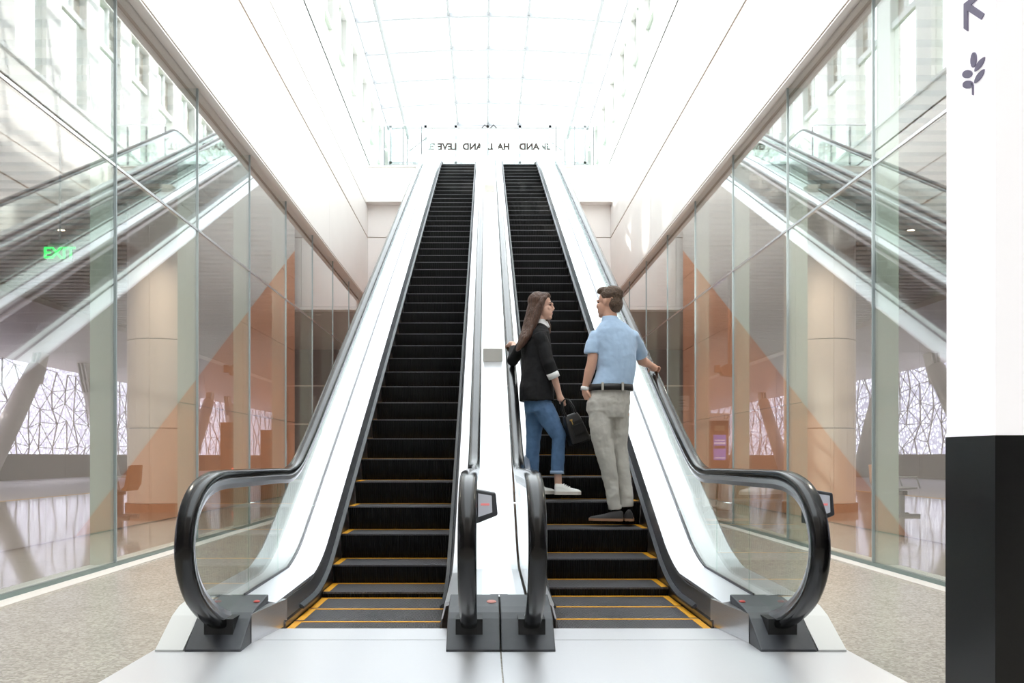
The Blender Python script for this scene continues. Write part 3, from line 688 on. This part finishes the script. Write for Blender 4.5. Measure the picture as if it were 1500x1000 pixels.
M_HAIRM = mat('short brown hair', (92, 72, 56), .6, bump=.8, bscale=90, noise=.3, nscale=60)
M_HAIRW = mat('long brown hair', (84, 58, 44), .5, bump=.7, bscale=30, noise=.35, nscale=26, stretch=(3, 3, .35))
M_BLAZER = mat('black blazer', (13, 13, 16), .85, bump=.2, bscale=14)
M_DENIM = mat('blue denim', (82, 112, 148), .85, noise=.16, nscale=18, bump=.15, bscale=40)
M_COTTON = mat('white cotton', (240, 240, 238), .8)
M_SNEAK = mat('white sneaker', (236, 234, 230), .6)
M_EYE = mat('dark eye', (40, 30, 26), .2); M_LIP = mat('lip', (186, 104, 98), .5)
UP = Vector((0, 0, 1))
def head(skin, hb, c, fw, s, lipname):
    # c: head centre; fw: facing direction; s: size factor (head height about .235*s)
    f = Vector((fw[0], fw[1], 0)).normalized(); sd = Vector((f.y, -f.x, 0)); R = Matrix((sd, f, UP)).transposed()
    def q(a, b, z): return c+sd*a*s+f*b*s+UP*z*s
    skin.ell(q(0, -.015, .030), (.074*s, .094*s, .088*s), 20, 14, R)
    skin.ell(q(0, .034, -.045), (.061*s, .058*s, .070*s), 16, 12, R)
    skin.ell(q(0, .070, -.066), (.034*s, .024*s, .030*s), 12, 8, R)
    skin.ell(q(0, .066, -.098), (.028*s, .024*s, .020*s), 12, 8, R)
    skin.ell(q(0, .086, .018), (.042*s, .014*s, .012*s), 12, 8, R)
    for e in (-1, 1):
        skin.ell(q(e*.036, .068, -.025), (.022*s, .020*s, .022*s), 10, 8, R)
        skin.ell(q(e*.075, -.008, -.010), (.009*s, .016*s, .028*s), 10, 8, R)
    skin.tube([q(0, .088, .012), q(0, .098, -.012), q(0, .106, -.030)], [.007*s, .009*s, .011*s], 8)
    skin.ell(q(0, .092, -.037), (.018*s, .012*s, .008*s), 10, 8, R)
    return q, R
# ---- man
YM = 6.64
def m_(px, pyy, dy=0.0): return P(px, pyy, YM+dy)
u1 = YM/F
mb_base = Vector((m_(905, 757).x, 6.66, nz(6.48)))
man = empty('person', mb_base); tag(man, 'person in a light blue polo and grey chinos, one hand on the handrail', 'person')
sk_ = MB(); hc = m_(891.5, 442.5, .02); hf_ = (-.78, .62)
q, R = head(sk_, None, hc, hf_, 1.06, '')
sk_.tube([m_(893, 452, .02), m_(894, 466, .01), m_(895, 482, 0)], [.058, .06, .075], 16)
loft(sk_, [(m_(897, 482), .09, .06), (m_(900, 496), .15, .08), (m_(902, 520), .13, .08), (m_(899, 560), .12, .075), (m_(893, 590), .125, .08), (m_(893, 606), .115, .07)], (-.15, 1))
shL, shR = m_(873, 492, 0), m_(928, 493, .02)
elL = m_(867, 531, -.03); wrL = m_(857, 569, .0)
sk_.tube([shL, elL.lerp(shL, .5), elL, elL.lerp(wrL, .35), elL.lerp(wrL, .8), wrL], [.055, .05, .043, .044, .033, .029], 12)
hL = m_(862, 584, .015); sk_.tube([wrL, wrL.lerp(hL, .5), hL], [.03, .038, .034], 12)
fingers(sk_, hL, (.25, .1, -1), (.15, 1, 0), (-1, 0, -.2), [.075, .085, .08, .065], curl=.25)
sk_.tube([wrL+Vector((.01, -.02, -.02)), wrL+Vector((.03, -.04, -.05)), wrL+Vector((.045, -.04, -.085))], [.014, .012, .009], 8)
XH = CX+U_OUT; YHm = 7.22; zH = rail_z(YHm)+.03
elR = P(941, 529, 6.93); haR = Vector((XH-.03, YHm-.07, zH+.035)); wrR = haR+Vector((-.05, -.08, .02))
sk_.tube([shR, shR.lerp(elR, .5), elR, elR.lerp(wrR, .4), wrR], [.055, .05, .044, .042, .03], 12)
sk_.tube([wrR, haR, haR+Vector((.025, .05, .0))], [.03, .037, .034], 12)
fingers(sk_, haR+Vector((.03, .05, .004)), (.75, .5, .05), (.5, -.8, .3), (0, -.1, 1), [.07, .08, .076, .06], curl=.75)
sk_.tube([haR+Vector((-.02, -.02, 0)), haR+Vector((-.03, .03, -.015)), haR+Vector((-.025, .07, -.035))], [.014, .012, .009], 8)
lgL = [m_(880, 604, -.02), m_(886, 663, -.02), m_(895, 703, -.02), m_(900, 742, -.02)]; lgR = [m_(908, 604, .03), m_(908, 666, .06), m_(915, 703, .06), m_(918, 742, .04)]
for lg in (lgL, lgR): sk_.tube(lg, [.08, .058, .048, .036], 12)
soft(sk_, 'body', M_SKIN, man, mb_base, .0055, 3)
for e in (-1, 1):
    g = MB(); g.ell(q(e*.036, .073, .002), (.010, .008, .006)); g.build('eye', M_EYE, man, True, mb_base)
g = MB(); g.ell(q(0, .089, -.064), (.020, .007, .007), rot=R); g.build('mouth', M_LIP, man, True, mb_base)
hr = MB(); hr.ell(q(0, -.028, .052), (.083, .102, .080), 20, 12, R); hr.ell(q(0, .040, .096), (.064, .055, .034), 14, 10, R); hr.ell(q(0, -.064, -.016), (.071, .056, .082), 16, 10, R); hr.ell(q(0, .066, .092), (.054, .030, .024), 12, 8, R)
for e in (-1, 1): hr.ell(q(e*.068, -.012, .048), (.015, .042, .034), 10, 8, R)
soft(hr, 'hair', M_HAIRM, man, mb_base, .006, 3, .012, .03)
st = MB()
loft(st, [(m_(894, 465, .0), .058, .060), (m_(896, 470), .088, .075), (m_(898, 476), .128, .09), (m_(900, 484), .166, .105), (m_(901, 494), .184, .118), (m_(902, 506), .184, .128), (m_(903, 520), .172, .132), (m_(903, 540), .163, .130), (m_(899, 556), .172, .130), (m_(896, 566), .176, .126), (m_(895.5, 569), .165, .118)], (-.15, 1))
def sleeve(mbx, a, b, r0, r1): mbx.tube([a, a.lerp(b, .4), b], [r0, (r0+r1)/2, r1], 14)
st.tube([m_(882, 485), m_(874, 490), m_(870, 503, -.008), m_(867, 517, -.015), m_(867, 518, -.015)], [.04, .058, .066, .068, .066], 16)
st.tube([m_(918, 485), m_(926, 492, .01), P(933, 505, 6.72), P(938.5, 520, 6.82)], [.04, .056, .063, .064], 16)
soft(st, 'polo_shirt', M_SHIRT, man, mb_base, .007, 12, .016, .11)
cl = MB(); loft(cl, [(m_(893, 463.5, .01), .064, .064), (m_(895, 471, .0), .082, .078), (m_(895.5, 474, .0), .084, .080)], (-.15, 1)); soft(cl, 'collar', M_SHIRT, man, mb_base, .006, 2)
pt = MB()
loft(pt, [(m_(895, 567), .163, .115), (m_(894, 576), .172, .122), (m_(891, 590), .184, .130), (m_(890, 602), .180, .128), (m_(891, 612), .160, .11)], (-.15, 1))
pt.tube([m_(879, 604, -.02), m_(880, 622, -.025), m_(883, 645, -.03), m_(887, 665, -.03), m_(895, 703, -.02), m_(900, 738, -.02), m_(901, 746, -.02)], [.098, .100, .086, .078, .064, .056, .057], 16)
pt.tube([m_(906, 604, .03), m_(906, 625, .04), m_(906, 650, .05), m_(908, 668, .06), m_(915, 703, .05), m_(918, 733, .03), m_(918.5, 742, .03)], [.090, .088, .076, .068, .060, .054, .055], 16)
soft(pt, 'chinos', M_CHINO, man, mb_base, .007, 4, .022, .09)
be = MB(); loft(be, [(m_(895, 563.5), .186, .137), (m_(895, 572.5), .188, .139)], (-.15, 1), 40); be.build('belt', M_LEATHER, man, True, mb_base)
for a in (-.09, .075):
    w0 = m_(895, 568, 0); bl = MB(); bl.box(w0.x+a-.008, w0.x+a+.008, YM-.148, YM-.10, w0.z-.032, w0.z+.034); bl.build('belt_loop', M_CHINO, man, False, mb_base)
wt = MB(); wt.tube([wrL+Vector((.003, 0, .016)), wrL+Vector((-.003, 0, -.016))], .036, 14); wt.build('watch', M_COTTON, man, True, mb_base)
def shoe(par, base, heel, d, L, wd, ht, um, sm, name='shoe', sole_h=.022, laces=None):
    d = Vector((d[0], d[1], 0)).normalized(); s = Vector((d.y, -d.x, 0)); heel = Vector(heel)
    prof = [(0, .20, .80), (.03, .32, 1.0), (.10, .38, 1.04), (.2, .40, 1.0), (.32, .39, .94), (.42, .40, .80), (.52, .43, .66), (.64, .47, .55), (.76, .47, .47), (.87, .41, .40), (.95, .28, .31), (1.0, .12, .18)]
    up_ = MB(); rs = []
    for t, w, h in prof:
        c = heel+d*L*t; a = wd*w; hh = ht*h
        rs.append([c+s*a*math.cos(q*math.pi/10)*(1-.25*math.sin(q*math.pi/10)**2)+UP*(sole_h*.5+hh*math.sin(q*math.pi/10)**.8) for q in range(11)])
    up_.rings(rs); o = soft(up_, name, um, par, base, .005, 3)
    so = MB(); out = [heel+d*L*t+s*wd*(w+.05) for t, w, h in prof]+[heel+d*L*t-s*wd*(w+.05) for t, w, h in prof[::-1]]
    so.prism([(p.x, p.y) for p in out], heel.z+.001, heel.z+sole_h, 'z'); so.build('sole', sm, o, False, base)
    if laces:
        for t, h in ((.36, .92), (.43, .80), (.50, .70), (.57, .62)):
            c = heel+d*L*t+UP*(sole_h*.5+ht*h+.003); lc = MB(); lc.tube([c-s*wd*.22-UP*.008, c, c+s*wd*.22-UP*.008], .0045, 6); lc.build('lace', laces, o, True, base)
    return o
zs = nz(6.48)
shoe(man, mb_base, (m_(911, 757).x, 6.575, zs), (-.97, .22), .285, .105, .075, M_SHOE, M_SOLE)
shoe(man, mb_base, (m_(919, 757).x, 6.55, zs), (.1, 1), .275, .10, .085, M_SHOE, M_SOLE)
# ---- woman
YW = 7.06
def w_(px, pyy, dy=0.0): return P(px, pyy, YW+dy)
zs2 = TA*6.826-ZC
wb = Vector((w_(812, 724).x, YW, zs2)); wo = empty('person', wb); tag(wo, 'person with long brown hair in a black blazer and blue jeans holding a black handbag', 'person')
sw = MB(); fw = (.88, .47); hc = w_(793.5, 448.5, 0)
q, R = head(sw, None, hc, (.96, -.20), 1.04, '')
sw.tube([w_(792, 458), w_(790, 470), w_(788, 482)], [.048, .048, .06], 14)
loft(sw, [(w_(788, 484), .09, .055), (w_(786, 500), .12, .075), (w_(785, 530), .10, .07), (w_(786, 565), .10, .07), (w_(788, 595), .11, .075)], fw)
# right arm with the bag
ra = [w_(793, 490, -.13), w_(805, 533, -.16), w_(813, 556, -.13), w_(819, 577, -.10)]
sw.tube(ra, [.042, .036, .032, .025], 12)
hd = w_(821.5, 586, -.09); sw.tube([ra[-1], ra[-1].lerp(hd, .6), hd], [.025, .032, .028], 10)
fingers(sw, hd+Vector((.0, 0, -.005)), (.25, .1, -1), (-.45, .9, 0), (.9, .3, .2), [.06, .07, .066, .055], r=.0075, curl=-.7, gap=.016)
sw.tube([ra[-1]+Vector((.015, -.01, -.015)), hd+Vector((.032, -.015, .0)), hd+Vector((.036, -.01, -.04))], [.012, .010, .008], 8)
# left arm to the middle handrail
XHw = CX+U_IN; YHw = 7.72; zHw = rail_z(YHw)+.03
laS, laE = w_(772, 490, .12), P(751, 528, 7.34); haW = Vector((XHw+.005, YHw-.05, zHw+.03)); wrW = haW+Vector((.025, -.07, -.005))
sw.tube([laS, laE, wrW], [.042, .036, .024], 12); sw.tube([wrW, haW, haW+Vector((-.01, .05, .0))], [.025, .031, .028], 10)
fingers(sw, haW+Vector((-.012, .045, .004)), (-.6, .7, .05), (.7, .6, .3), (0, -.2, 1), [.06, .068, .066, .052], r=.0075, curl=.7, gap=.016)
sw.tube([haW+Vector((.02, -.01, 0)), haW+Vector((.036, .03, -.01)), haW+Vector((.036, .06, -.03))], [.011, .010, .008], 8)
for lg in ([w_(787, 600, .05), w_(781, 645, .06), w_(779, 705, .08)], [w_(797, 600, -.05), w_(819, 640, -.06), w_(817, 690, -.06), w_(818, 712, -.06)]):
    sw.tube(lg, [.062, .046, .034, .034][:len(lg)], 12)
soft(sw, 'body', M_SKIN2, wo, wb, .0055, 3)
for e in (-1, 1):
    g = MB(); g.ell(q(e*.036, .078, .002), (.011, .008, .006)); g.build('eye', M_EYE, wo, True, wb)
    g = MB(); g.tube([q(e*.02, .092, .021), q(e*.036, .086, .026), q(e*.050, .074, .022)], .003, 6); g.build('eyebrow', M_HAIRW, wo, True, wb)
g = MB(); g.ell(q(0, .089, -.064), (.020, .007, .007), rot=R); g.build('mouth', M_LIP, wo, True, wb)
hr = MB(); hr.ell(q(0, -.034, .044), (.088, .092, .088), 20, 12, R); hr.ell(q(.0, .028, .086), (.066, .052, .036), 14, 10, R)
loft(hr, [(w_(785, 440, .0), .075, .06), (w_(783, 452, .0), .080, .068), (w_(780, 466, -.01), .082, .070), (w_(776, 480, -.03), .082, .066), (w_(769, 495, -.07), .070, .052), (w_(763, 506, -.08), .050, .036), (w_(758, 514, -.08), .022, .015)], (.88, .3))
hr.tube([q(.045, .055, .088), q(.072, .030, .055), q(.082, .004, .0), q(.086, -.018, -.06), q(.098, -.03, -.12), q(.104, -.05, -.19)], [.014, .024, .030, .034, .030, .014], 10)
hr.tube([q(-.045, .055, .088), q(-.072, .030, .055), q(-.080, .012, .0), q(-.076, .02, -.08), q(-.066, .05, -.16), q(-.055, .06, -.23)], [.014, .024, .028, .028, .024, .010], 10)
soft(hr, 'hair', M_HAIRW, wo, wb, .006, 4, .009, .04)
bz = MB()
loft(bz, [(w_(790, 474), .058, .055), (w_(788, 480), .10, .072), (w_(786, 488), .158, .095), (w_(785, 505), .168, .122), (w_(786, 525), .158, .128), (w_(787, 545), .160, .136), (w_(786, 565), .166, .142), (w_(786, 584), .174, .150), (w_(786, 588), .174, .150)], fw)
bz.tube([w_(790, 489, -.12), w_(797, 510, -.15), w_(804, 533, -.165), w_(809, 546, -.15)], [.066, .060, .056, .052], 14)
bz.tube([w_(774, 490, .10), w_(765, 508, .2), laE, laE.lerp(wrW, .72)], [.064, .058, .054, .042], 14)
soft(bz, 'blazer', M_BLAZER, wo, wb, .007, 4, .02, .1)
cf = MB(); cf.tube([w_(808.5, 545, -.15), w_(812, 553, -.14)], [.056, .053], 14); cf.build('shirt_cuff', M_COTTON, wo, True, wb)
co = MB(); f_ = Vector((.88, .47, 0)); s_ = Vector((.47, -.88, 0)); c0 = w_(790, 471)
loft(co, [(w_(790.5, 468), .050, .052), (w_(790, 473), .060, .060), (w_(790, 479), .078, .074)], fw)
co.tube([c0+f_*.05+s_*.03, c0+f_*.085+s_*.03-UP*.05], [.016, .010], 8)
soft(co, 'shirt_collar', M_COTTON, wo, wb, .006, 2)
jn = MB()
loft(jn, [(w_(786, 575), .140, .110), (w_(788, 590), .150, .116), (w_(790, 604), .150, .120)], fw)
jn.tube([w_(786, 598, .05), w_(783, 620, .055), w_(781, 645, .06), w_(780, 670, .07), w_(779.5, 692, .08)], [.092, .080, .064, .060, .060], 16)
jn.tube([w_(796, 598, -.05), w_(808, 620, -.06), w_(819, 640, -.065), w_(818, 662, -.06), w_(816, 691, -.06)], [.098, .084, .066, .060, .060], 16)
soft(jn, 'jeans', M_DENIM, wo, wb, .007, 4, .014, .08)
hm = MB(); hm.tube([w_(816, 689, -.06), w_(816, 694, -.06)], [.0605, .062], 16); hm.build('frayed_hem', mat('pale hem', (150, 172, 200), .9), wo, True, wb)
shoe(wo, wb, (w_(811, 724).x, 6.98, zs2), (.97, -.1), .235, .088, .085, M_SNEAK, mat('cream sole', (222, 214, 204), .6), 'sneaker', .03, M_COTTON)
shoe(wo, wb, (w_(776, 724).x, 7.14, zs2), (.95, -.2), .235, .088, .085, M_SNEAK, MATS['cream sole'], 'sneaker', .03, M_COTTON)
# handbag
bgc = w_(842, 627, -.10)
hb = empty('handbag', bgc); hb.rotation_euler = (0, -math.radians(20), .15); tag(hb, 'black leather handbag with gold clasp hanging from the hand above the jeans', 'handbag')
q_ = MB(); q_.rings([[(-a, -d, z), (a, -d, z), (a, d, z), (-a, d, z)] for a, d, z in ((.085, .07, -.14), (.09, .075, -.12), (.075, .06, .06), (.062, .04, .13))]); o = q_.build('bag_body', M_LEATHER, hb)
bv = o.modifiers.new('b', 'BEVEL'); bv.width = .014; bv.segments = 3
for d in (-.035, .035):
    h_ = MB(); h_.tube([(-.045, d, .11), (-.05, d*.9, .19), (-.03, d*.5, .255), (0, d*.3, .272), (.03, d*.5, .255), (.045, d*.9, .19), (.045, d, .11)], .008, 8); h_.build('handle', M_LEATHER, hb, True)
h_ = MB(); h_.box(-.035, -.012, -.064, -.05, .075, .088); h_.box(-.026, -.020, -.070, -.056, .04, .08); h_.build('clasp', mat('gold', (206, 170, 104), .3, 1.0), hb)
h_ = MB(); h_.box(-.04, .06, -.082, -.07, -.06, .03); h_.build('front_flap', M_LEATHER, hb)
